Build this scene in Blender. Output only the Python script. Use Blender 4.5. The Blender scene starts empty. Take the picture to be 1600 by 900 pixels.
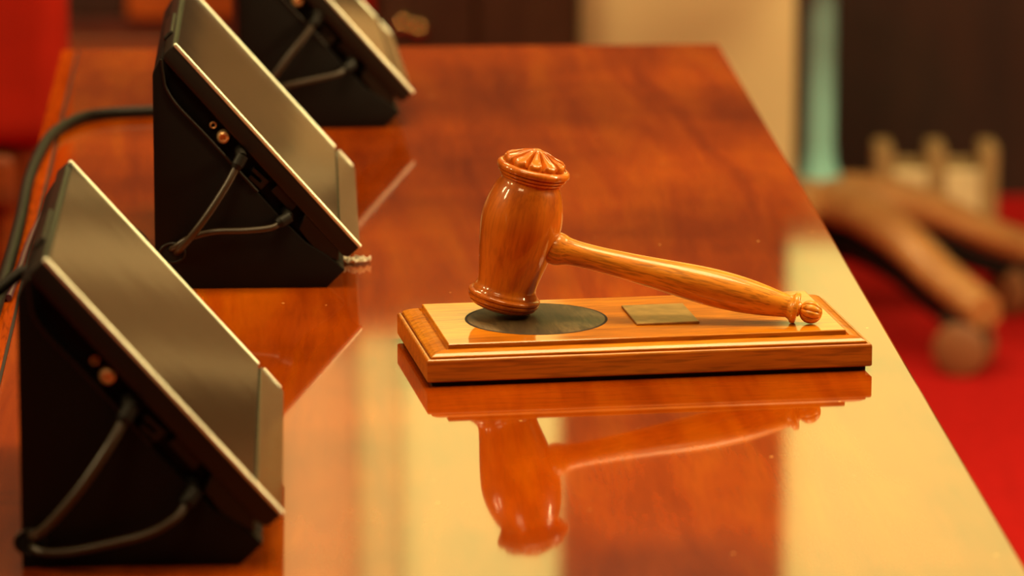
import bpy, bmesh, math, random
from mathutils import Vector, Matrix

random.seed(7)
S = bpy.context.scene
COL = S.collection
PI = math.pi

# ------------------------------------------------------------------ camera
CAM_Z = 1.3505
PITCH = 0.21592
cam_d = bpy.data.cameras.new('camera')
cam = bpy.data.objects.new('camera', cam_d)
COL.objects.link(cam)
cam.location = (0, 0, CAM_Z)
cam.rotation_euler = (PI / 2 - PITCH, 0, 0)
cam_d.sensor_fit = 'HORIZONTAL'
cam_d.sensor_width = 36.0
cam_d.lens = 7273.7 / 1600 * 36.0
cam_d.clip_start = 0.05
cam_d.clip_end = 60
cam_d.dof.use_dof = True
cam_d.dof.focus_distance = 2.64
cam_d.dof.aperture_fstop = 8.0
S.camera = cam

# ------------------------------------------------------------------ view, world, lamps
S.view_settings.view_transform = 'Standard'
S.view_settings.look = 'None'
S.view_settings.gamma = 1.0
S.view_settings.use_curve_mapping = False
S.view_settings.exposure = 0.0

w = bpy.data.worlds.new('world')
S.world = w
w.use_nodes = True
w.node_tree.nodes['Background'].inputs[0].default_value = (1.0, 0.72, 0.42, 1)
w.node_tree.nodes['Background'].inputs[1].default_value = 0.02


def area(name, loc, target, sx, sy, power, color):
    d = bpy.data.lights.new(name, 'AREA')
    d.shape = 'RECTANGLE'
    d.size, d.size_y = sx, sy
    d.energy = power
    d.color = color
    o = bpy.data.objects.new(name, d)
    COL.objects.link(o)
    o.location = loc
    o.rotation_euler = (Vector(target) - Vector(loc)).to_track_quat('-Z', 'Y').to_euler()
    return o


WARM = (1.0, 0.75, 0.35)
area('ceiling_lamp', (0.3, 2.7, 3.3), (0.1, 2.5, 0.75), 1.2, 0.9, 70, WARM)
area('ceiling_lamp', (2.5, 3.3, 3.15), (0.0, 2.6, 0.8), 1.1, 1.1, 85, WARM)
area('ceiling_lamp', (-0.6, 1.0, 3.3), (0.0, 2.5, 0.75), 0.8, 0.8, 25, WARM)  # added fill from the viewer's side, brightens front faces
area('ceiling_lamp', (1.1, 3.9, 3.3), (0.75, 4.3, 0.0), 0.9, 0.9, 11, WARM)  # added overhead light, put in to brighten the near carpet
area('wall_lamp', (2.4, 2.6, 2.0), (0.45, 6.1, 0.2), 0.4, 0.4, 56, WARM)  # added low light for the chair column, panel and pale stand
area('ceiling_lamp', (-0.7, 5.0, 3.3), (-0.5, 6.6, 0.2), 0.8, 0.8, 75, WARM)
area('wall_lamp', (-2.2, 1.9, 2.3), (0.0, 2.6, 0.85), 0.16, 0.5, 16, WARM)
area('wall_lamp', (-2.2, 2.7, 2.3), (0.0, 2.6, 0.85), 0.16, 0.5, 16, WARM)
WINDOW_STRENGTH = 1.72


# ------------------------------------------------------------------ materials
def new_mat(name):
    m = bpy.data.materials.new(name)
    m.use_nodes = True
    nt = m.node_tree
    return m, nt, nt.nodes['Principled BSDF']


def plain(name, col, rough=0.5, metal=0.0, ior=1.5, bump=0.0, bscale=300, var=0.12, vscale=30, coat=0.0, coat_r=0.08, spec=0.5, bdist=0.001):
    m, nt, b = new_mat(name)
    N, L = nt.nodes, nt.links
    tc = N.new('ShaderNodeTexCoord')
    n = N.new('ShaderNodeTexNoise')
    n.inputs['Scale'].default_value = vscale
    n.inputs['Detail'].default_value = 4
    L.new(tc.outputs['Object'], n.inputs['Vector'])
    r = N.new('ShaderNodeValToRGB')
    r.color_ramp.elements[0].position = 0.3
    r.color_ramp.elements[1].position = 0.7
    r.color_ramp.elements[0].color = (*[c * (1 - var) for c in col], 1)
    r.color_ramp.elements[1].color = (*[min(1, c * (1 + var)) for c in col], 1)
    L.new(n.outputs['Fac'], r.inputs['Fac'])
    L.new(r.outputs['Color'], b.inputs['Base Color'])
    b.inputs['Roughness'].default_value = rough
    b.inputs['Metallic'].default_value = metal
    b.inputs['Specular IOR Level'].default_value = spec
    b.inputs['IOR'].default_value = ior
    if coat:
        b.inputs['Coat Weight'].default_value = coat
        b.inputs['Coat Roughness'].default_value = coat_r
    if bump:
        n2 = N.new('ShaderNodeTexNoise')
        n2.inputs['Scale'].default_value = bscale
        n2.inputs['Detail'].default_value = 3
        L.new(tc.outputs['Object'], n2.inputs['Vector'])
        bp = N.new('ShaderNodeBump')
        bp.inputs['Strength'].default_value = bump
        bp.inputs['Distance'].default_value = bdist
        L.new(n2.outputs['Fac'], bp.inputs['Height'])
        L.new(bp.outputs['Normal'], b.inputs['Normal'])
    return m


def wood(name, dark, mid, light, scale=(6, 60, 60), rough=0.35, coat=0.6, coat_r=0.08, ior=1.5, pores=0.35,
         pore_scale=(40, 900, 900), bump=0.08, specks=0.0, speck_col=(0.8, 0.55, 0.2), smears=(), patch=0.0, cscale=3.0, coat_ior=1.5, spec=0.5):
    """grain runs along the axis with the smallest scale, in object coordinates"""
    m, nt, b = new_mat(name)
    N, L = nt.nodes, nt.links
    tc = N.new('ShaderNodeTexCoord')
    mp = N.new('ShaderNodeMapping')
    mp.inputs['Scale'].default_value = scale
    L.new(tc.outputs['Object'], mp.inputs['Vector'])
    n = N.new('ShaderNodeTexNoise')
    n.inputs['Scale'].default_value = 1.0
    n.inputs['Detail'].default_value = 6
    n.inputs['Roughness'].default_value = 0.6
    n.inputs['Distortion'].default_value = 0.6
    L.new(mp.outputs['Vector'], n.inputs['Vector'])
    r = N.new('ShaderNodeValToRGB')
    e = r.color_ramp.elements
    e[0].position, e[1].position = 0.28, 0.74
    e[0].color, e[1].color = (*dark, 1), (*light, 1)
    k = e.new(0.5)
    k.color = (*mid, 1)
    L.new(n.outputs['Fac'], r.inputs['Fac'])
    col = r.outputs['Color']
    # fine pores
    mp2 = N.new('ShaderNodeMapping')
    mp2.inputs['Scale'].default_value = pore_scale
    L.new(tc.outputs['Object'], mp2.inputs['Vector'])
    n2 = N.new('ShaderNodeTexNoise')
    n2.inputs['Scale'].default_value = 1.0
    n2.inputs['Detail'].default_value = 2
    L.new(mp2.outputs['Vector'], n2.inputs['Vector'])
    r2 = N.new('ShaderNodeValToRGB')
    r2.color_ramp.elements[0].position, r2.color_ramp.elements[1].position = 0.36, 0.52
    v = 1 - pores
    r2.color_ramp.elements[0].color = (v, v, v, 1)
    r2.color_ramp.elements[1].color = (1, 1, 1, 1)
    L.new(n2.outputs['Fac'], r2.inputs['Fac'])
    mx = N.new('ShaderNodeMixRGB')
    mx.blend_type = 'MULTIPLY'
    mx.inputs[0].default_value = 1
    L.new(col, mx.inputs[1])
    L.new(r2.outputs['Color'], mx.inputs[2])
    col = mx.outputs[0]
    if patch:
        n4 = N.new('ShaderNodeTexNoise')
        n4.inputs['Scale'].default_value = cscale
        n4.inputs['Detail'].default_value = 3
        L.new(tc.outputs['Object'], n4.inputs['Vector'])
        r4 = N.new('ShaderNodeValToRGB')
        r4.color_ramp.elements[0].position, r4.color_ramp.elements[1].position = 0.35, 0.65
        a = 1 - patch
        r4.color_ramp.elements[0].color = (a, a * 0.85, a * 0.8, 1)
        r4.color_ramp.elements[1].color = (1, 1, 1, 1)
        L.new(n4.outputs['Fac'], r4.inputs['Fac'])
        m4 = N.new('ShaderNodeMixRGB')
        m4.blend_type = 'MULTIPLY'
        m4.inputs[0].default_value = 1
        L.new(col, m4.inputs[1])
        L.new(r4.outputs['Color'], m4.inputs[2])
        col = m4.outputs[0]
    if specks:
        vo = N.new('ShaderNodeTexVoronoi')
        vo.inputs['Scale'].default_value = 80
        L.new(tc.outputs['Object'], vo.inputs['Vector'])
        lt = N.new('ShaderNodeMath')
        lt.operation = 'LESS_THAN'
        L.new(vo.outputs['Distance'], lt.inputs[0])
        sx = N.new('ShaderNodeSeparateXYZ')
        L.new(vo.outputs['Color'], sx.inputs[0])
        ml = N.new('ShaderNodeMath')
        ml.operation = 'MULTIPLY_ADD'
        ml.inputs[1].default_value = 0.35
        ml.inputs[2].default_value = -0.35 + specks * 0.12
        L.new(sx.outputs[0], ml.inputs[0])
        L.new(ml.outputs[0], lt.inputs[1])
        mm = N.new('ShaderNodeMixRGB')
        L.new(lt.outputs[0], mm.inputs[0])
        L.new(col, mm.inputs[1])
        mm.inputs[2].default_value = (*speck_col, 1)
        col = mm.outputs[0]
    for (cx, cy, ang, la, wa, scol, amt) in smears:
        mp5 = N.new('ShaderNodeMapping')
        mp5.vector_type = 'TEXTURE'
        mp5.inputs['Location'].default_value = (cx, cy, 0)
        mp5.inputs['Rotation'].default_value = (0, 0, ang)
        mp5.inputs['Scale'].default_value = (la, wa, 1)
        L.new(tc.outputs['Object'], mp5.inputs['Vector'])
        ln = N.new('ShaderNodeVectorMath')
        ln.operation = 'LENGTH'
        L.new(mp5.outputs['Vector'], ln.inputs[0])
        mr = N.new('ShaderNodeMapRange')
        mr.inputs['From Min'].default_value = 0.5
        mr.inputs['From Max'].default_value = 1.0
        mr.inputs['To Min'].default_value = amt
        mr.inputs['To Max'].default_value = 0
        L.new(ln.outputs['Value'], mr.inputs['Value'])
        m5 = N.new('ShaderNodeMixRGB')
        L.new(mr.outputs[0], m5.inputs[0])
        L.new(col, m5.inputs[1])
        m5.inputs[2].default_value = (*scol, 1)
        col = m5.outputs[0]
    L.new(col, b.inputs['Base Color'])
    b.inputs['Roughness'].default_value = rough
    b.inputs['IOR'].default_value = ior
    b.inputs['Specular IOR Level'].default_value = spec
    b.inputs['Coat Weight'].default_value = coat
    b.inputs['Coat Roughness'].default_value = coat_r
    b.inputs['Coat IOR'].default_value = coat_ior
    if bump:
        bp = N.new('ShaderNodeBump')
        bp.inputs['Strength'].default_value = bump
        bp.inputs['Distance'].default_value = 0.0006
        L.new(n2.outputs['Fac'], bp.inputs['Height'])
        L.new(bp.outputs['Normal'], b.inputs['Normal'])
    return m


def emit(name, col, s):
    m, nt, b = new_mat(name)
    N, L = nt.nodes, nt.links
    tc = N.new('ShaderNodeTexCoord')
    n = N.new('ShaderNodeTexNoise')
    n.inputs['Scale'].default_value = 1.2
    L.new(tc.outputs['Object'], n.inputs['Vector'])
    r = N.new('ShaderNodeValToRGB')
    r.color_ramp.elements[0].color = (*[c * 0.85 for c in col], 1)
    r.color_ramp.elements[1].color = (*col, 1)
    L.new(n.outputs['Fac'], r.inputs['Fac'])
    L.new(r.outputs['Color'], b.inputs['Emission Color'])
    b.inputs['Emission Strength'].default_value = s
    b.inputs['Base Color'].default_value = (0.5, 0.4, 0.25, 1)
    return m


M = {}
M['table'] = wood('polished_mahogany', (0.20, 0.022, 0.0004), (0.33, 0.049, 0.0006), (0.44, 0.092, 0.001),
                  scale=(26, 2.6, 26), rough=0.45, coat=1.0, coat_r=0.045, coat_ior=1.55, ior=1.3, spec=0.0, pores=0.08, pore_scale=(420, 26, 420), bump=0.02,
                  specks=0.70, speck_col=(0.62, 0.36, 0.12), patch=0.5, cscale=4.3)
M['table_edge'] = wood('mahogany_edging', (0.18, 0.02, 0.001), (0.33, 0.05, 0.002), (0.45, 0.09, 0.004), scale=(40, 4, 40), coat=0.35, spec=0.0,
                       pore_scale=(500, 40, 500))
M['gap'] = plain('dark_gap', (0.012, 0.004, 0.002), 0.8)
M['gavel_head'] = wood('reddish_turned_wood', (0.42, 0.080, 0.003), (0.62, 0.155, 0.006), (0.76, 0.23, 0.012), scale=(70, 70, 3),
                       rough=0.40, spec=0.2, coat=0.9, coat_r=0.08, pores=0.16, pore_scale=(600, 600, 16), bump=0.05)
M['gavel_handle'] = wood('honey_turned_wood', (0.48, 0.13, 0.006), (0.74, 0.25, 0.014), (0.85, 0.34, 0.025), scale=(9, 70, 70),
                         rough=0.42, spec=0.25, coat=0.6, coat_r=0.12, pores=0.42, pore_scale=(70, 800, 800), bump=0.05)
M['block'] = wood('honey_block_wood', (0.42, 0.11, 0.003), (0.62, 0.20, 0.005), (0.76, 0.29, 0.010), scale=(7, 60, 110),
                  rough=0.40, spec=0.1, coat=0.75, coat_r=0.07, pores=0.4, pore_scale=(45, 800, 800), bump=0.05, specks=0.35,
                  speck_col=(0.8, 0.5, 0.15))
M['block_side'] = wood('redder_block_wood', (0.40, 0.10, 0.003), (0.58, 0.17, 0.006), (0.70, 0.23, 0.010), scale=(7, 110, 110),
                       rough=0.38, coat=0.5, coat_r=0.12, pores=0.35, pore_scale=(45, 800, 800), bump=0.05)
M['disc'] = wood('worn_dark_disc', (0.028, 0.016, 0.007), (0.060, 0.036, 0.014), (0.20, 0.125, 0.055), scale=(60, 14, 60),
                 rough=0.5, spec=0.3, coat=0.05, coat_r=0.2, pores=0.3, pore_scale=(500, 60, 500), bump=0.2)
M['plaque'] = plain('aged_bronze', (0.42, 0.24, 0.075), 0.42, 0.7, var=0.2, vscale=120, bump=0.1)
M['black'] = plain('black_plastic', (0.0040, 0.0024, 0.0020), 0.55, spec=0.2, bump=0.15, bscale=1500)
M['black_soft'] = plain('satin_black_plastic', (0.011, 0.0065, 0.004), 0.45, spec=0.35, bump=0.1, bscale=1500)
M['hole'] = plain('black_hole', (0.002, 0.002, 0.002), 0.9)  # near-black colour stands in for the shade inside a hole
M['screen'] = plain('dark_screen_glass', (0.020, 0.014, 0.010), 0.06, ior=1.32, var=0.1, vscale=8, bump=0.03, bscale=7, bdist=0.004)
M['chin'] = plain('glossy_bezel', (0.07, 0.048, 0.026), 0.16, ior=1.55, var=0.15, vscale=60)
M['rim'] = plain('bright_glass_rim', (0.92, 0.96, 0.78), 0.25, 0.5, var=0.03)  # near-white base stands in for the highlight along the glass edge
M['gold'] = plain('gold_jack', (1.0, 0.62, 0.30), 0.3, 0.6, var=0.05)
M['cable'] = plain('grey_brown_cable', (0.040, 0.026, 0.015), 0.36, var=0.1)
M['cable_dark'] = plain('dark_cable', (0.008, 0.0065, 0.005), 0.5, spec=0.25, var=0.1)
M['cable_violet'] = plain('violet_cable', (0.10, 0.04, 0.06), 0.3, var=0.1)  # violet tone is a glint put into the base colour
M['paper'] = plain('white_scrap', (0.85, 0.80, 0.66), 0.6)
M['carpet'] = plain('red_carpet', (0.43, 0.0075, 0.007), 0.95, spec=0.1, var=0.18, vscale=45, bump=0.5, bscale=400)
M['red_fabric'] = plain('red_fabric', (0.28, 0.010, 0.003), 0.85, spec=0.1, var=0.1, vscale=18, bump=0.3)
M['tan_fabric'] = plain('tan_upholstery', (0.22, 0.12, 0.055), 0.8, var=0.1, vscale=18, bump=0.3, spec=0.1)
M['wall_cream'] = plain('cream_wall', (0.85, 0.75, 0.48), 0.8, var=0.05, vscale=4)
M['brown_wall'] = wood('brown_wall_panelling', (0.05, 0.016, 0.006), (0.08, 0.026, 0.010), (0.11, 0.04, 0.014), scale=(6, 6, 0.8), coat=0, rough=0.6, pore_scale=(90, 90, 8))
M['oak'] = wood('oak_panelling', (0.23, 0.14, 0.068), (0.31, 0.20, 0.095), (0.39, 0.25, 0.12), scale=(14, 14, 1.5), coat=0, rough=0.6, pore_scale=(200, 200, 15))
M['beige'] = plain('beige_partition', (0.82, 0.67, 0.36), 0.75, var=0.07, vscale=5)
M['dark_wood'] = wood('dark_wainscot', (0.010, 0.004, 0.002), (0.020, 0.007, 0.003), (0.034, 0.011, 0.004), scale=(14, 14, 1.5),
                      coat=0.15, rough=0.5, pore_scale=(200, 200, 15))
M['brown_wood'] = wood('brown_panelling', (0.10, 0.018, 0.002), (0.19, 0.036, 0.003), (0.27, 0.06, 0.005), scale=(2, 20, 20),
                       coat=0.3, rough=0.45, pore_scale=(20, 200, 200))
M['red_wood'] = wood('dark_red_moulding', (0.06, 0.008, 0.002), (0.10, 0.013, 0.003), (0.14, 0.02, 0.004), scale=(2, 20, 20), coat=0.2, rough=0.5, pore_scale=(20, 200, 200))
M['orange_wood'] = wood('orange_panelling', (0.30, 0.05, 0.003), (0.42, 0.085, 0.004), (0.52, 0.12, 0.006), scale=(2, 20, 20),
                        coat=0.3, rough=0.45, pore_scale=(20, 200, 200))
M['cabinet'] = wood('walnut_cabinet', (0.020, 0.010, 0.004), (0.036, 0.018, 0.008), (0.055, 0.028, 0.012), scale=(14, 14, 2),
                    coat=0.2, rough=0.45, pore_scale=(200, 200, 20))
M['teal'] = plain('grey_green_paint', (0.25, 0.66, 0.64), 0.4, var=0.08)
M['chair_wood'] = wood('chair_wood', (0.34, 0.14, 0.045), (0.50, 0.24, 0.08), (0.60, 0.32, 0.12), scale=(8, 50, 50), coat=0.3,
                       pore_scale=(40, 500, 500))
M['caster'] = plain('caster_plastic', (0.035, 0.020, 0.012), 0.4)
M['caster_tread'] = plain('brown_caster_tread', (0.24, 0.10, 0.04), 0.45)
M['crate'] = plain('cream_plastic', (0.42, 0.28, 0.12), 0.5)
M['crate_pale'] = plain('pale_cream_panel', (0.85, 0.72, 0.42), 0.45)
M['brass'] = plain('brass', (0.95, 0.55, 0.22), 0.14, 1.0, var=0.04)
M['ceiling'] = plain('ceiling_paint', (0.55, 0.42, 0.26), 0.85, var=0.03)
M['window'] = emit('sunlit_blind', (0.88, 0.97, 0.25), WINDOW_STRENGTH)
M['window_gold'] = emit('sunlit_gold_blind', (0.85, 0.90, 0.23), WINDOW_STRENGTH * 0.68)  # added glowing pane, dimmer step in the window light's fade
M['window_amber'] = emit('sunlit_amber_blind', (1.0, 0.70, 0.20), WINDOW_STRENGTH * 0.4)  # dimmest added pane, ends the stepped fade of the glow


# ------------------------------------------------------------------ mesh helpers
def obj(name, bm, mat, parent=None, smooth=None, loc=None):
    me = bpy.data.meshes.new(name)
    bmesh.ops.recalc_face_normals(bm, faces=bm.faces)
    bm.to_mesh(me)
    bm.free()
    mats = mat if isinstance(mat, (list, tuple)) else [mat]
    for m_ in mats:
        me.materials.append(m_)
    if smooth is not None:
        me.polygons.foreach_set('use_smooth', [True] * len(me.polygons))
        me.set_sharp_from_angle(angle=math.radians(smooth))
    o = bpy.data.objects.new(name, me)
    COL.objects.link(o)
    if parent:
        o.parent = parent
    if loc:
        o.location = loc
    return o


def tag(o, label, cat, group=None):
    o['label'] = label
    o['category'] = cat
    if group:
        o['group'] = group
    return o


def thing(name, label, cat, loc=(0, 0, 0), rot=(0, 0, 0), group=None):
    o = bpy.data.objects.new(name, None)
    o.empty_display_size = 0.05
    COL.objects.link(o)
    o.location = loc
    o.rotation_euler = rot
    return tag(o, label, cat, group)


def struct(name, bm, mat):
    o = obj(name, bm, mat)
    o['kind'] = 'structure'
    return o


def merge(bm, other):
    me = bpy.data.meshes.new('tmp')
    other.to_mesh(me)
    other.free()
    bm.from_mesh(me)
    bpy.data.meshes.remove(me)


def add_box(bm, a, b, bevel=0.0, seg=2, mtx=None, mi=0):
    t = bmesh.new()
    x0, y0, z0 = a
    x1, y1, z1 = b
    vs = [t.verts.new(p) for p in ((x0, y0, z0), (x1, y0, z0), (x1, y1, z0), (x0, y1, z0),
                                   (x0, y0, z1), (x1, y0, z1), (x1, y1, z1), (x0, y1, z1))]
    for f in ((0, 3, 2, 1), (4, 5, 6, 7), (0, 1, 5, 4), (1, 2, 6, 5), (2, 3, 7, 6), (3, 0, 4, 7)):
        t.faces.new([vs[i] for i in f])
    if bevel:
        bmesh.ops.bevel(t, geom=list(t.edges), offset=bevel, segments=seg, affect='EDGES', profile=0.5)
    for f in t.faces:
        f.material_index = mi
    if mtx is not None:
        bmesh.ops.transform(t, matrix=mtx, verts=t.verts)
    merge(bm, t)
    return bm


def box(a, b, bevel=0.0, seg=2, mtx=None):
    return add_box(bmesh.new(), a, b, bevel, seg, mtx)


def add_prism(bm, pts, y0, y1, bevel=0.0, seg=2):
    """polygon of (x, z) points extruded along y"""
    t = bmesh.new()
    lo = [t.verts.new((x, y0, z)) for x, z in pts]
    hi = [t.verts.new((x, y1, z)) for x, z in pts]
    t.faces.new(lo)
    t.faces.new(list(reversed(hi)))
    n = len(pts)
    for i in range(n):
        t.faces.new((lo[i], hi[i], hi[(i + 1) % n], lo[(i + 1) % n]))
    bmesh.ops.recalc_face_normals(t, faces=t.faces)
    if bevel:
        bmesh.ops.bevel(t, geom=list(t.edges), offset=bevel, segments=seg, affect='EDGES', profile=0.5)
    merge(bm, t)
    return bm


def add_lathe(bm, prof, seg=64, mtx=None, rfun=None):
    """prof: list of (r, z), revolved about z; r=0 at an end closes it"""
    t = bmesh.new()
    rings = []
    for (r, z) in prof:
        if r < 1e-7:
            rings.append([t.verts.new((0, 0, z))])
        else:
            ring = []
            for i in range(seg):
                a = 2 * PI * i / seg
                rr, zz = (r, z) if rfun is None else rfun(r, z, a)
                ring.append(t.verts.new((rr * math.cos(a), rr * math.sin(a), zz)))
            rings.append(ring)
    for A, B in zip(rings, rings[1:]):
        for i in range(seg):
            j = (i + 1) % seg
            if len(A) == 1 and len(B) == 1:
                continue
            if len(A) == 1:
                t.faces.new((A[0], B[i], B[j]))
            elif len(B) == 1:
                t.faces.new((A[i], A[j], B[0]))
            else:
                t.faces.new((A[i], A[j], B[j], B[i]))
    for ring in (rings[0], rings[-1]):
        if len(ring) > 1:
            t.faces.new(ring)
    bmesh.ops.recalc_face_normals(t, faces=t.faces)
    if mtx is not None:
        bmesh.ops.transform(t, matrix=mtx, verts=t.verts)
    merge(bm, t)
    return bm


def spline(pts, n=10):
    P = [Vector(p) for p in pts]
    P = [P[0] * 2 - P[1]] + P + [P[-1] * 2 - P[-2]]
    out = []
    for i in range(1, len(P) - 2):
        a, b, c, d = P[i - 1], P[i], P[i + 1], P[i + 2]
        for k in range(n):
            t = k / n
            out.append(0.5 * ((2 * b) + (c - a) * t + (2 * a - 5 * b + 4 * c - d) * t * t + (3 * b - a - 3 * c + d) * t ** 3))
    out.append(P[-2])
    return out


def spline1(pts, n=8):
    return [(max(0, v.x), v.y) for v in spline([(r, z, 0) for r, z in pts], n)]


def add_tube(bm, path, r, seg=14):
    t = bmesh.new()
    rings = []
    up = Vector((0, 0, 1))
    n = len(path)
    prev = None
    for i, p in enumerate(path):
        d = (path[min(i + 1, n - 1)] - path[max(i - 1, 0)]).normalized()
        if prev is None:
            u = d.cross(up)
            if u.length < 1e-3:
                u = d.cross(Vector((1, 0, 0)))
            u.normalize()
        else:
            u = (prev - d * prev.dot(d)).normalized()
        prev = u
        v = d.cross(u)
        rr = r(i / (n - 1)) if callable(r) else r
        rings.append([t.verts.new(p + (u * math.cos(2 * PI * k / seg) + v * math.sin(2 * PI * k / seg)) * rr) for k in range(seg)])
    for A, B in zip(rings, rings[1:]):
        for k in range(seg):
            t.faces.new((A[k], A[(k + 1) % seg], B[(k + 1) % seg], B[k]))
    t.faces.new(rings[0])
    t.faces.new(list(reversed(rings[-1])))
    bmesh.ops.recalc_face_normals(t, faces=t.faces)
    merge(bm, t)
    return bm


def add_torus(bm, c, ax, R1, R2, r, seg=40, s2=10):
    """ellipse ring in the xz plane (ax='y') about c"""
    path = [Vector(c) + Vector((R1 * math.cos(2 * PI * i / seg), 0, R2 * math.sin(2 * PI * i / seg))) for i in range(seg + 1)]
    return add_tube(bm, path, r, s2)


# ------------------------------------------------------------------ the room
FL, CE = 0.0, 3.4
XL, XR, YF, YB = -3.0, 3.2, -2.0, 6.8
struct('floor', box((XL - .1, YF - .1, -0.1), (XR + .1, YB + .1, 0)), M['carpet'])
struct('ceiling', box((XL - .1, YF - .1, CE), (XR + .1, YB + .1, CE + .1)), M['ceiling'])
struct('wall_left', box((XL - .1, YF, 0), (XL, YB, CE)), M['brown_wall'])
struct('wall_right', box((XR, YF, 0), (XR + .1, YB, CE)), M['brown_wall'])
struct('wall_front', box((XL, YF - .1, 0), (XR, YF, CE)), M['brown_wall'])
WZ = 1.50
# back wall: dark lower panelling and dark piers between the tall windows
WINS = [(-0.168, 0.072, 1.69, 'window'), (0.400, 1.12, 1.56, 'window'), (1.70, 2.30, 1.56, 'window'), (-0.235, -0.168, 1.70, 'window_gold'), (-0.37, -0.235, 1.72, 'window_amber')]
bm = box((XL, YB, 0), (XR, YB + .1, 1.56))
edges = [XL, -0.37, 0.072, 0.400, 1.12, 1.70, 2.30, XR]
for i in range(0, len(edges), 2):
    add_box(bm, (edges[i], YB, 1.56), (edges[i + 1], YB + .1, CE))
for a, b, z0, mt in WINS:
    add_box(bm, (a, YB, 3.1), (b, YB + .1, CE))
    if z0 > 1.57:
        add_box(bm, (a, YB, 1.56), (b, YB + .1, z0))
struct('wall_back', bm, M['dark_wood'])
# unseen oak-toned fields, added to brown the screens' reflections
pb = bmesh.new()
for x in (0.50, 1.12, 1.74, 2.36):
    add_box(pb, (x, YB - .015, 0.66), (x + .54, YB, 1.50), 0.006)
add_box(pb, (0.10, YB - .015, 0.66), (0.425, YB, 0.90), 0.006)
struct('trim_5', pb, M['oak'])
for i, (x, wd) in enumerate(((0.445, .035), (0.525, .070), (0.695, .055), (1.07, .04), (1.42, .05))):  # unseen pale strips, added so the screens reflect light streaks
    struct('trim_%d' % (6 + i), box((x, YB - .035, 0.66), (x + wd, YB - .001, 1.50), 0.012, 3), M['wall_cream'])
for i, (a, b, z0, mt) in enumerate(WINS):
    o = struct('window_%d' % (i + 1), box((a, YB + .05, z0), (b, YB + .06, 3.1)), M[mt])  # last two are added panes that step the glow down sideways
    fw = .0015 if mt != 'window' or i == 0 else .012
    fb = bmesh.new()
    add_box(fb, (a, YB - .01, z0 - .03), (a + fw, YB + .05, 3.13))
    add_box(fb, (b - fw, YB - .01, z0 - .03), (b, YB + .05, 3.13))
    add_box(fb, (a, YB - .02, z0 - .03), (b, YB + .05, z0 + .01))
    add_box(fb, (a, YB - .02, 3.09), (b, YB + .05, 3.13))
    obj('window_frame', fb, M['dark_wood'], o)
# mouldings low on the left half of the back wall
struct('baseboard_back', box((XL, YB - .05, 0), (-0.20, YB, 0.213), 0.004), M['dark_wood'])
struct('trim_1', box((XL, YB - .06, 0.213), (-0.20, YB, 0.246), 0.006), M['brown_wood'])
struct('trim_2', box((XL, YB - .035, 0.246), (-0.20, YB, 0.273), 0.004), M['red_wood'])
struct('trim_3', box((-0.565, YB - .05, 0.273), (-0.20, YB, 0.75), 0.006), M['orange_wood'])
struct('trim_4', box((XL, YB - .04, 0.273), (-0.565, YB, 0.75), 0.006), M['dark_wood'])

# ------------------------------------------------------------------ the table
TZ = 0.75
TYAW = 0.0520
tab = thing('conference_table', 'long polished red-brown wooden table carrying the gavel and the touchscreens', 'table',
            (-0.075, 2.5, 0), (0, 0, TYAW))
ct, st = math.cos(TYAW), math.sin(TYAW)


def tloc(x, y):
    dx, dy = x + 0.075, y - 2.5
    return (ct * dx + st * dy, -st * dx + ct * dy)


xr = tloc(0.2233, 2.5)[0]
xl = tloc(-0.2975, 2.774)[0]
yb = tloc(0.16, 3.640)[1]
yf = -1.15
ttop = obj('tabletop', box((xl + 0.0009, yf, TZ - 0.034), (xr, yb, TZ), 0.0016, 3), M['table'], tab)
obj('edge_strip', box((xl - 0.0125, yf, TZ - 0.034), (xl - 0.0009, yb, TZ - 0.0004), 0.0008, 2), M['table_edge'], tab)
obj('inlay_groove', box((xl - 0.0009, yf + .002, TZ - 0.030), (xl + 0.0009, yb - .002, TZ - 0.0012)), M['gap'], tab)
bm = bmesh.new()
add_box(bm, (xl + .05, yf + .06, TZ - 0.124), (xr - .05, yf + .085, TZ - 0.034), 0.002)
add_box(bm, (xl + .05, yb - .085, TZ - 0.124), (xr - .05, yb - .06, TZ - 0.034), 0.002)
add_box(bm, (xl + .05, yf + .085, TZ - 0.124), (xl + .075, yb - .085, TZ - 0.034), 0.002)
add_box(bm, (xr - .075, yf + .085, TZ - 0.124), (xr - .05, yb - .085, TZ - 0.034), 0.002)
obj('apron', bm, M['table_edge'], tab)
for lx in (xl + .082, xr - .082):
    for ly in (yf + .115, yb - .115):
        t = bmesh.new()
        add_box(t, (lx - .03, ly - .03, 0.0), (lx + .03, ly + .03, TZ - 0.034), 0.004)
        obj('leg', t, M['table_edge'], tab)

# ------------------------------------------------------------------ sound block
BX, BY, BYAW = 0.0673, 2.562, 0.1607
blk = thing('sound_block', 'honey-coloured wooden sound block with a dark round inlay, under the gavel', 'sound block',
            (BX, BY, TZ), (0, 0, BYAW))
HX, HY = 0.125, 0.0605
obj('foot', box((-HX + .003, -HY + .003, 0), (HX - .003, HY - .003, 0.0028)), M['gap'], blk)


def rect_loft(rings, cap=True):
    """rings of (inset_x, inset_y, z) on the block's outline"""
    t = bmesh.new()
    R = []
    for ix, iy, z in rings:
        a, b = HX - ix, HY - iy
        R.append([t.verts.new(p) for p in ((-a, -b, z), (a, -b, z), (a, b, z), (-a, b, z))])
    for A, B in zip(R, R[1:]):
        for i in range(4):
            t.faces.new((A[i], A[(i + 1) % 4], B[(i + 1) % 4], B[i]))
    t.faces.new(R[0])
    t.faces.new(R[-1])
    return t


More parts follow.
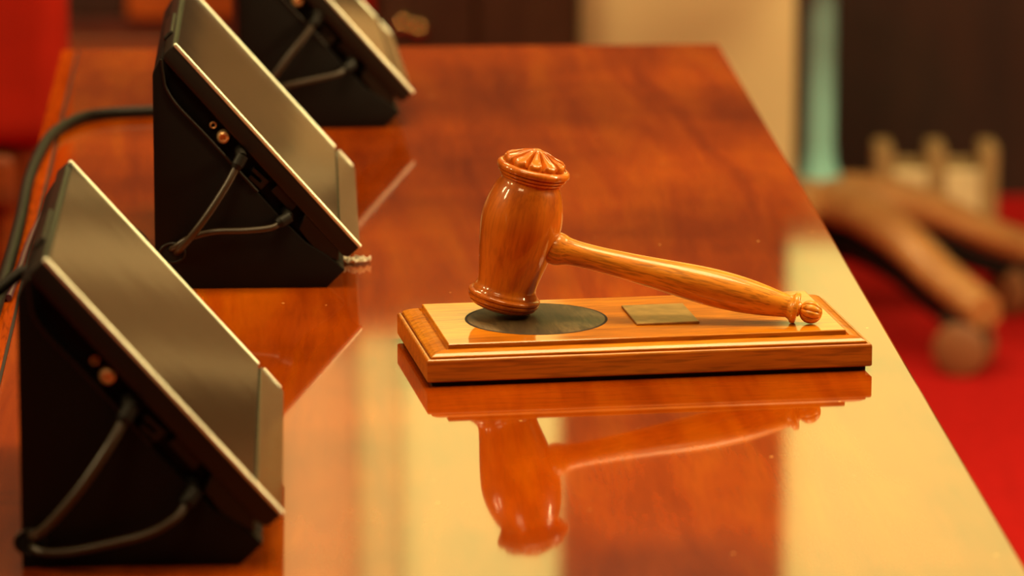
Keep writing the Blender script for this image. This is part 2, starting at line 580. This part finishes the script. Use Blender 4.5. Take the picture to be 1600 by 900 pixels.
obj('base', rect_loft([(.0008, .0008, .0026), (0, 0, .0034), (0, 0, .0142), (.0003, .0003, .0150), (.0010, .0010, .0154), (.0018, .0016, .0154), (.0019, .0017, .0144), (.0034, .0030, .0144)]),
    M['block_side'], blk)
obj('moulding', rect_loft([(.0030, .0026, .0146), (.0026, .0022, .0162), (.0030, .0025, .0168), (.0055, .0040, .0180), (.0086, .0064, .0189), (.0112, .0078, .0193), (.0115, .0080, .0180),
                           (.0134, .0094, .0180)]), M['block'], blk)
obj('raised_panel', rect_loft([(.0130, .0090, .0178), (.0130, .0090, .0212), (.0131, .0091, .0217), (.0136, .0096, .0220)]), M['block'], blk)
PZ = 0.0220
# disc inlay (its centre is given in block coordinates)
DC = (-0.0539, 0.003)
bm = bmesh.new()
add_lathe(bm, [(0, PZ - .003), (0.0388, PZ - .003), (0.0388, PZ + .0001), (0.0384, PZ + .0003), (0, PZ + .0003)], 96,
          Matrix.Translation((DC[0], DC[1], 0)))
disc = obj('strike_disc', bm, M['disc'], blk, 30)
disc['label'] = 'dark worn round inlay'
bm = bmesh.new()
add_lathe(bm, [(0.0388, PZ - .002), (0.0402, PZ - .002), (0.0402, PZ + .00012), (0.0388, PZ + .00012), (0.0388, PZ - .002)], 96,
          Matrix.Translation((DC[0], DC[1], 0)))
obj('inlay_ring', bm, M['gap'], blk, 30)
pq = obj('plaque', box((-0.0013, -0.0233, PZ), (0.0345, 0.0245, PZ + 0.0013), 0.0005), M['plaque'], blk)
pq['label'] = 'small blank bronze plate'

# ------------------------------------------------------------------ gavel
GP = Vector((0.003, 2.5652, 0.8162))
PSI, DEL = -0.1285, 0.2224
Bv = Vector((math.cos(PSI) * math.cos(DEL), math.sin(PSI) * math.cos(DEL), -math.sin(DEL)))
Av = Vector((math.sin(DEL) * math.cos(PSI), math.sin(DEL) * math.sin(PSI), math.cos(DEL)))
Cv = Av.cross(Bv)
# local x = handle direction, local z = head axis
Rm = Matrix((Bv, Cv, Av)).transposed()
gav = thing('gavel', 'turned wooden gavel with carved head, leaning on the sound block', 'gavel', GP, Rm.to_euler())
# head profile: z from the bottom of the head to the top rim (metres)
zt = 0.0414
prof_rim_b = [(0, -.0418), (.008, -.0417), (.0140, -.0411), (.0176, -.0397), (.0190, -.0384), (.0190, -.0380), (.0184, -.0377), (.0184, -.0373), (.0198, -.0370),
              (.0204, -.0360), (.0203, -.0352), (.0195, -.0348), (.0195, -.0344), (.0206, -.0340), (.0206, -.0330), (.0199, -.0322), (.0187, -.0318), (.0184, -.0306)]
body = spline1([(.0184, -.0306), (.0172, -.0288), (.0168, -.0262), (.0178, -.0200), (.0197, -.0110), (.0216, -.0010), (.0228, .0080), (.0226, .0150),
                (.0212, .0225), (.0189, .0295), (.0171, .0330), (.0166, .0350)], 6)
prof_rim_t = [(.0176, .0353), (.0181, .0358), (.0182, .0366), (.0176, .0369), (.0176, .0372), (.0190, .0374), (.0195, .0380), (.0195, .0388), (.0188, .0391),
              (.0188, .0394), (.0202, .0396), (.0208, .0404), (.0209, .0416), (.0204, .0428), (.0194, .0435), (.0182, .0437), (.0178, .0431), (0, .0431)]
bm = bmesh.new()
add_lathe(bm, prof_rim_b + body[1:] + prof_rim_t, 96)
head = obj('head', bm, M['gavel_head'], gav, 40)
# carved rosette on the top: eleven petals round a button
NP = 11


def petal(r, z, a):
    u = (a * NP / (2 * PI)) % 1.0
    c = abs(u - 0.5) * 2            # 0 on a petal's ridge, 1 in the groove
    q = r / 0.0180
    tip = math.sqrt(max(0, 1 - (c * 0.97) ** 2))
    rr = r * (0.82 + 0.18 * tip) if q > 0.6 else r
    k = max(0.0, min(1.0, (q - 0.14) / 0.3))
    edge = math.exp(-((c - 0.62) / 0.2) ** 2)
    zz = z - 0.0026 * k * max(0, c - 0.62) / 0.38 + 0.0009 * k * edge
    if z < 0.0450:
        zz = z
    return rr, zz


dome = [(.0174, .0429), (.0178, .0443), (.0178, .0458), (.0172, .0466), (.0158, .0472), (.0140, .0477), (.0120, .0483), (.0100, .0491), (.0080, .0500),
        (.0062, .0509), (.0046, .0516), (.0036, .0517), (.0031, .0523), (.0022, .0528), (.0012, .0530), (0, .0531)]
bm = bmesh.new()
add_lathe(bm, dome, 26 * NP, None, petal)
ro = obj('carved_rosette', bm, M['gavel_head'], gav, 50)
ro['label'] = 'carved ring of petals on top of the head'
# handle along local +x
hp = [(.0068, .0150), (.0088, .0190), (.0093, .0215), (.0094, .0240), (.0088, .0265), (.0079, .0290), (.0073, .0330), (.0070, .0400), (.0071, .0500),
      (.0076, .0620), (.0084, .0760), (.0094, .0900), (.0102, .1020), (.0106, .1120), (.0105, .1220), (.0099, .1320), (.0089, .1410), (.0077, .1490),
      (.0067, .1545), (.0062, .1572)]
hp = [(0, .0150)] + spline1(hp, 5) + [(.0061, .1580), (0, .1580)]
toX = Matrix.Rotation(PI / 2, 4, 'Y')
bm = bmesh.new()
add_lathe(bm, hp, 64, toX)
obj('handle', bm, M['gavel_handle'], gav, 40)
bm = bmesh.new()
add_lathe(bm, [(0, .1566), (.0064, .1568), (.0068, .1578), (.0074, .1588), (.0084, .1594), (.0088, .1600), (.0088, .1618), (.0085, .1623), (.0070, .1626),
               (.0044, .1628), (.0040, .1638), (0, .1642)], 64, toX)
obj('collar', bm, M['gavel_handle'], gav, 40)


def lobe(r, z, a):
    u = (a * 9 / (2 * PI)) % 1.0
    g = abs(u - 0.5) * 2
    return r * (1 - 0.13 * g ** 3), z


bm = bmesh.new()
cz, rb = .1698, .0066
add_lathe(bm, [(0, cz - rb * .95)] + [(rb * math.sin(t), cz - rb * math.cos(t)) for t in [PI * i / 20 for i in range(1, 20)]] + [(0, cz + rb * .97)],
          108, toX @ Matrix.Rotation(0.2, 4, 'Z'), lobe)
obj('fluted_finial', bm, M['gavel_handle'], gav, 60)


# ------------------------------------------------------------------ touchscreen units
def make_unit(label, loc, yaw, c1, c2, grom):
    u = thing('touchscreen_unit', label, 'touchscreen', loc, (0, 0, yaw), 'slanted black touchscreens along the table')
    W = 0.245
    mm = 0.001
    d = Vector((0.6617, -0.7497))          # down the screen, in (x, z)
    n = Vector((-0.7497, -0.6617))         # inward
    S0 = Vector((0.0139, 0.1496))

    def q(s, k):                           # s mm down the slope, k mm inward
        v = S0 + d * (s * mm) + n * (k * mm)
        return (v.x, v.y)

    # base: solid body set back behind the connector channel, plus the front plate below the lip
    bm = bmesh.new()
    add_prism(bm, [(0, 0), (.103, 0), (.114, .0106), (.110, .0146), q(160, 12), q(2, 12), (.0005, .131)], .010, W - .006, 0.0012)
    add_prism(bm, [(0, 0), (.103, 0), (.114, .0106), (.110, .0146), (.104, .0195), (.0905, .0280), (.0753, .0437), (.047, .076), (.0146, .1120),
                   (.0078, .1226), (.0050, .1405), (.0003, .131)], 0.0, .0112, 0.0008)
    obj('base', bm, M['black'], u, 35)
    lip = spline([(.0056, .0, .1400), (.0068, .0, .1300), (.0084, 0, .1222), (.0150, 0, .1118), (.030, 0, .0955), (.047, 0, .0763), (.0620, 0, .0592)], 8)
    bm = bmesh.new()
    add_tube(bm, [p + Vector((0, .0002, 0)) for p in lip], .0009, 8)
    obj('channel_lip', bm, M['black_soft'], u, 60)
    # screen housing
    bm = bmesh.new()
    add_prism(bm, [q(0, 1.5), q(166, 1.5), q(166, 10), q(163, 12), q(3, 12), q(0, 9)], 0.0, W, 0.0012)
    obj('housing', bm, M['black_soft'], u, 35)
    bm = bmesh.new()
    add_prism(bm, [q(2.5, -0.2), q(145, -0.2), q(145, 1.6), q(2.5, 1.6)], .0026, W - .0026)
    sc = obj('screen', bm, M['screen'], u)
    sc['label'] = 'dark glass screen, switched off'
    bm = bmesh.new()
    add_prism(bm, [q(147, -0.4), q(165, -0.1), q(165.5, 1.7), q(147, 1.7)], .0026, W - .0026, 0.0003)
    obj('lower_bezel', bm, M['chin'], u)
    bm = bmesh.new()
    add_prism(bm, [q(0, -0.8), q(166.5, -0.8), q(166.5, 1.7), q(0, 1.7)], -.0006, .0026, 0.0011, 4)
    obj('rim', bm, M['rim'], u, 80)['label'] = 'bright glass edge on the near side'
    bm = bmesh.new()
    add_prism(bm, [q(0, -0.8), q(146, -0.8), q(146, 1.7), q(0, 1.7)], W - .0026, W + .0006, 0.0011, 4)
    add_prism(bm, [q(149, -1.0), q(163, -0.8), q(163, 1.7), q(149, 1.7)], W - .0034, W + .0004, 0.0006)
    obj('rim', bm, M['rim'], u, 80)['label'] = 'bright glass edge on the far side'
    bm = bmesh.new()
    add_prism(bm, [q(-2.5, 2.5), q(0.5, 2.5), q(0.5, 10.5), q(-2.0, 10.0)], .05, .12, 0.0012)
    obj('hinge_tab', bm, M['black_soft'], u)
    # connectors in the channel
    bm = bmesh.new()
    add_torus(bm, (.0358, .0085, .0985), 'y', .0017, .0017, .0006, 24, 8)
    obj('screw_socket', bm, M['gold'], u, 60)
    bm = bmesh.new()
    toY = Matrix.Translation((.0418, .0100, .0917)) @ Matrix.Rotation(PI / 2, 4, 'X')
    add_lathe(bm, [(0, 0), (.0040, 0), (.0040, .0050), (.0035, .0068), (.0024, .0074), (.0018, .0066), (.0014, .0044), (0, .0044)], 32, toY)
    obj('audio_jack', bm, M['gold'], u, 40)
    bm = bmesh.new()
    add_prism(bm, [(.0600, .0735), (.0690, .0650), (.0640, .0600), (.0560, .0672), (.0580, .0692), (.0636, .0642), (.0650, .0655), (.0585, .0718)], .002, .0100, 0.0003)
    obj('port_bracket', bm, M['black_soft'], u)
    bm = bmesh.new()
    add_prism(bm, [(.0700, .0590), (.0775, .0665), (.0885, .0530), (.0815, .0460)], .0035, .0100, 0.0005)
    obj('port', bm, M['black_soft'], u)
    bm = bmesh.new()
    add_prism(bm, [(.0905, .0455), (.0865, .0360), (.0990, .0190), (.1100, .0165), q(158, 11.5)], .0012, .0100, 0.0008)
    obj('cover_plate', bm, M['black_soft'], u)
    # grommet with its two cables
    gx, gz = grom
    bm = bmesh.new()
    add_torus(bm, (gx, -.0002, gz), 'y', .0074, .0058, .0009)
    g = obj('grommet', bm, M['black_soft'], u, 60)
    bm = bmesh.new()
    add_lathe(bm, [(0, 0), (.0070, 0), (.0070, .0006), (0, .0006)], 32,
              Matrix.Translation((gx, .0002, gz)) @ Matrix.Rotation(PI / 2, 4, 'X') @ Matrix.Diagonal((1, .8, 1, 1)))
    obj('opening', bm, M['hole'], g)  # solid flat disc, its black put in as the hole's shade
    for path, r in ((c1, .0023), (c2, .0019)):
        bm = bmesh.new()
        add_tube(bm, spline(path, 12), r, 16)
        cb = obj('cable', bm, M['cable'], u, 60)
        p0 = Vector(path[0])
        dr = (Vector(path[1]) - p0).normalized()
        bm = bmesh.new()
        pl = [p0 - dr * .0062, p0 - dr * .0008, p0 + dr * .0012, p0 + dr * .0030]
        rad = [.0036, .0036, .0031, .0027]
        add_tube(bm, spline(pl, 6), lambda t: (0.0037 if t < .5 else .0037 - (t - .5) * 2 * .0010), 14)
        add_tube(bm, spline([p0 - dr * .005 + Vector((0, 0, 0)), p0 - dr * .005 + Vector((-.001, .006, .002)), p0 - dr * .005 + Vector((-.001, .011, .003))], 6), .0032, 12)
        obj('plug', bm, M['cable_dark'], cb, 50)
    return u


mid_c1 = [(.0505, -.006, .0770), (.0440, -.010, .0655), (.0330, -.0125, .0490), (.0230, -.0115, .0355), (.0150, -.0060, .0255), (.0115, .0060, .0215)]
mid_c2 = [(.0760, -.004, .0415), (.0700, -.007, .0385), (.0550, -.0075, .0370), (.0350, -.0070, .0362), (.0200, -.0065, .0320), (.0120, -.0040, .0262),
          (.0085, .0060, .0235)]
near_c1 = [(.0500, -.006, .0740), (.0430, -.012, .0625), (.0300, -.016, .0440), (.0170, -.014, .0280), (.0080, -.008, .0185), (.0040, .0060, .0150)]
near_c2 = [(.0790, -.004, .0330), (.0730, -.009, .0260), (.0600, -.011, .0190), (.0400, -.011, .0140), (.0220, -.010, .0105), (.0090, -.006, .0100), (.0030, .0060, .0120)]
far_c1 = [(.0530, -.006, .0770), (.0460, -.010, .0680), (.0350, -.012, .0550), (.0240, -.011, .0400), (.0150, -.006, .0280), (.0115, .006, .0230)]
far_c2 = [(.0760, -.004, .0440), (.0690, -.008, .0405), (.0550, -.009, .0375), (.0350, -.009, .0335), (.0200, -.007, .0290), (.0120, -.004, .0262), (.0085, .006, .0235)]

make_unit('slanted black touchscreen at the near left corner, closest of the row to the viewer', (-0.2315, 2.1195, TZ), 0.045, near_c1, near_c2, (.0045, .0128))
make_unit('slanted black touchscreen behind the white scrap, middle one of the row', (-0.2144, 2.7340, TZ), 0.045, mid_c1, mid_c2, (.0105, .0222))
make_unit('slanted black touchscreen farthest back on the table, cut off by the top edge', (-0.1935, 3.2640, TZ), 0.082, far_c1, far_c2, (.0105, .0222))


# ------------------------------------------------------------------ loose cables and scrap on the table
def cable(name, pts, r, mat, label):
    bm = bmesh.new()
    add_tube(bm, spline(pts, 14), r, 16)
    return tag(obj(name, bm, mat, None, 60), label, 'cable')


z4 = TZ + 0.0042
cable('power_cable', [(-0.203, 3.332, z4), (-0.230, 3.322, z4), (-0.262, 3.316, z4), (-0.290, 3.308, z4), (-0.3085, 3.290, z4), (-0.3215, 3.240, z4),
                      (-0.3255, 3.18, z4), (-0.3235, 3.06, z4), (-0.3150, 2.92, z4), (-0.3080, 2.78, z4), (-0.300, 2.60, z4)],
      .0040, M['cable_dark'], 'thick black cable curving round the back left of the table')
cable('thin_cable', [(-0.292, 3.02, TZ + .0023), (-0.3020, 2.95, TZ + .0023), (-0.3035, 2.87, TZ + .0023), (-0.3010, 2.78, TZ + .0023), (-0.2990, 2.70, TZ + .0023)],
      .0020, M['cable_violet'], 'thin violet cable lying along the left table edge')
cable('cable_loop', [(-0.2205, 2.800, TZ + .005), (-0.2265, 2.822, TZ + .0048), (-0.2350, 2.862, TZ + .0048), (-0.2480, 2.892, TZ + .0048), (-0.2660, 2.900, TZ + .0048),
                     (-0.2850, 2.880, TZ + .0048)], .0046, M['cable_dark'], 'black cable arching out between the near and middle touchscreens')
cable('lead', [(-0.2390, 2.270, 0.862), (-0.2460, 2.268, 0.8600), (-0.2560, 2.262, 0.8530), (-0.2700, 2.255, 0.8420), (-0.2850, 2.25, 0.820), (-0.300, 2.25, 0.78),
               (-0.306, 2.25, 0.7)],
      .0032, M['cable_dark'], 'black cable hanging off the left table edge behind the nearest touchscreen')
bm = bmesh.new()
rnd = random.Random(3)
nx, ny = 9, 5
grid = [[bm.verts.new((i / (nx - 1) * .019 + rnd.uniform(-.0008, .0008), j / (ny - 1) * .012 + .002 * math.sin(i), .0006 + abs(math.sin(i * 1.7 + j)) * .0030 + rnd.uniform(0, .0014)))
         for j in range(ny)] for i in range(nx)]
for i in range(nx - 1):
    for j in range(ny - 1):
        bm.faces.new((grid[i][j], grid[i + 1][j], grid[i + 1][j + 1], grid[i][j + 1]))
bmesh.ops.solidify(bm, geom=list(bm.faces), thickness=.0004)
tag(obj('paper_scrap', bm, M['paper'], None, None, (-0.1060, 2.800, TZ + .0002)), 'crumpled white scrap beside the middle touchscreen', 'scrap')

# ------------------------------------------------------------------ background: partition
par = thing('partition_panel', 'plain beige upright panel beyond the back right end of the table', 'partition', (0.248, 6.55, 0))
obj('panel', box((-0.152, -.02, 0.03), (0.155, .02, 0.74), 0.004), M['beige'], par)
obj('foot_rail', box((-0.14, -.035, 0.0), (0.145, .035, 0.03), 0.004), M['teal'], par)

# ------------------------------------------------------------------ background: cabinet
cab = thing('low_cabinet', 'low dark wooden cabinet with brass knobs, beyond the table', 'cabinet', (-0.04, 6.468, 0))
obj('carcass', box((-0.150, 0, 0), (0.134, .28, 0.55), 0.004), M['cabinet'], cab)
for dx0, dx1, kx in ((-0.146, -0.012, -0.118), (-0.008, 0.130, None)):
    dr = obj('cabinet_door', box((dx0, -.018, 0.05), (dx1, 0, 0.53), 0.003), M['cabinet'], cab)
    if kx:
        for kx2, kz in ((-0.1125, .317), (-0.090, .3105)):
            bm = bmesh.new()
            add_lathe(bm, [(0, 0), (.004, 0), (.004, .0065)] + [(.0092 * math.sin(t), .0152 - .0092 * math.cos(t)) for t in [PI * i / 14 for i in range(1, 14)]] + [(0, .0244)], 32,
                      Matrix.Translation((kx2, -.018, kz)) @ Matrix.Rotation(PI / 2, 4, 'X'))
            obj('knob', bm, M['brass'], dr, 50)
stl = thing('red_brown_box', 'red-brown wooden box left of the low cabinet', 'box', (-0.245, 6.47, 0))
obj('body', box((-0.06, 0, 0), (0.05, .25, 0.48), 0.004), M['red_fabric'], stl)
obj('lid', box((-0.065, -.005, 0.48), (0.054, .255, 0.50), 0.004), M['brown_wood'], stl)

# ------------------------------------------------------------------ background: armchair at the left
arm = thing('red_armchair', 'red upholstered wooden chair at the left beyond the table', 'armchair', (-0.70, 4.4, 0), (0, 0, 0))
obj('backrest', box((-0.28, -.05, 0.530), (0.276, .03, 1.02), 0.025, 4), M['red_fabric'], arm)
bm = bmesh.new()
add_box(bm, (-0.29, -.045, 0.472), (0.226, .02, 0.524), 0.008, 3)
obj('back_rail', bm, M['brown_wood'], arm)
for sx in (-0.27, 0.225):
    obj('back_post', box((sx - .02, -.02, 0.40), (sx + .02, .025, 0.98), 0.006), M['brown_wood'], arm)
obj('seat', box((-0.28, 0.0, 0.40), (0.215, .50, 0.468), 0.02, 4), M['red_fabric'], arm)
for sx in (-0.25, 0.20):
    for sy in (0.02, 0.46):
        obj('leg', box((sx - .02, sy - .02, 0), (sx + .02, sy + .02, 0.41), 0.004), M['brown_wood'], arm)

# ------------------------------------------------------------------ background: swivel chair at the right
CX, CY = 0.396, 5.90
ch = thing('swivel_chair', 'swivel chair with arched wooden base and casters on the red carpet', 'chair', (CX, CY, 0))
bm = bmesh.new()
add_lathe(bm, [(0, .150), (.030, .150), (.034, .165), (.034, .190), (.028, .205), (.0215, .225), (.0195, .25), (.0195, .54), (0, .54)], 32)
obj('column', bm, M['teal'], ch, 40)
for k in range(5):
    a = math.radians(-53 + 72 * k)
    dv = Vector((math.cos(a), math.sin(a), 0))
    sd = Vector((-dv.y, dv.x, 0))
    t = bmesh.new()
    rings = []
    cl = spline([(0.015, .176, 0), (.08, .172, 0), (.16, .150, 0), (.24, .112, 0), (.320, .082, 0)], 5)
    nn = len(cl)
    for i, p in enumerate(cl):
        f = i / (nn - 1)
        hw = .034 - .007 * f
        hh = .032 - .010 * f
        c = dv * p.x + Vector((0, 0, p.y))
        rings.append([t.verts.new(c + sd * (hw * math.cos(b) * (1 if abs(math.cos(b)) > .2 else 1)) + Vector((0, 0, hh * math.sin(b))))
                      for b in [2 * PI * j / 14 for j in range(14)]])
    for A, B in zip(rings, rings[1:]):
        for j in range(14):
            t.faces.new((A[j], A[(j + 1) % 14], B[(j + 1) % 14], B[j]))
    t.faces.new(rings[0])
    t.faces.new(list(reversed(rings[-1])))
    lg = obj('base_leg', t, M['chair_wood'], ch, 50)
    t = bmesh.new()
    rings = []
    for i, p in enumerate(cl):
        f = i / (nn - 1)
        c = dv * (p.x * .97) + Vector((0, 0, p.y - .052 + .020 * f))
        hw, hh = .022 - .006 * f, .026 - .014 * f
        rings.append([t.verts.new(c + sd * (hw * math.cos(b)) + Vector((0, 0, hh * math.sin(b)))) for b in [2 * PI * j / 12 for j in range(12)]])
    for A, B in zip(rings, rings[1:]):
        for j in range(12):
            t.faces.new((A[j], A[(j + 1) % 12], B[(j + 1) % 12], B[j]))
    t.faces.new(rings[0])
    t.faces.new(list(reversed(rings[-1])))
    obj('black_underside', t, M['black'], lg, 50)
    # twin-wheel caster
    t = bmesh.new()
    cp = dv * .300 + Vector((-.012, .0, 0))
    rot = Matrix.Translation((cp.x, cp.y, .034)) @ Matrix.Rotation(a + (0.55 if k == 0 else 0.9 + k), 4, 'Z')
    for s in (-1, 1):
        add_lathe(t, [(0, -.010), (.028, -.010), (.034, -.006), (.034, .006), (.028, .010), (0, .010)], 28,
                  rot @ Matrix.Translation((0, s * .020, 0)) @ Matrix.Rotation(PI / 2, 4, 'X'))
    cs = obj('caster', t, M['caster_tread'], lg, 40)
    t = bmesh.new()
    add_lathe(t, [(0, .022), (.010, .022), (.010, .075), (0, .075)], 16, Matrix.Translation((cp.x, cp.y, 0)))
    add_box(t, (-.030, -.009, -.006), (.030, .009, .040), .004, 2, rot)
    obj('caster_fork', t, M['caster'], lg, 40)
obj('seat', box((-.25, -.25, .545), (.25, .25, .625), .03, 4), M['tan_fabric'], ch)
obj('seat_plate', box((-.10, -.10, .52), (.10, .10, .55), .006), M['caster'], ch)
obj('backrest', box((.20, -.22, .66), (.27, .22, 1.10), .03, 4), M['tan_fabric'], ch)
obj('back_bar', box((.235, -.03, .55), (.262, .03, .72), .006), M['caster'], ch)

# ------------------------------------------------------------------ background: pale stand
cr = thing('pale_stand', 'pale cream stand with three short posts on the floor behind the swivel chair', 'stand', (0.60, 6.48, 0))
obj('tray', box((-.088, -.03, 0), (.088, .05, .035), .004), M['crate'], cr)
obj('back_plate', box((-.084, .022, .030), (.084, .036, .112), .003), M['crate'], cr)
for dx in (-.074, 0.0, .074):
    obj('post', box((dx - .012, -.025, .035), (dx + .012, .045, .138), .004), M['crate'], cr)
for dx in (-.037, .037):
    obj('panel', box((dx - .024, -.028, .030), (dx + .024, -.016, .105), .003), M['crate_pale'], cr)['label'] = 'pale bright panel between two posts'
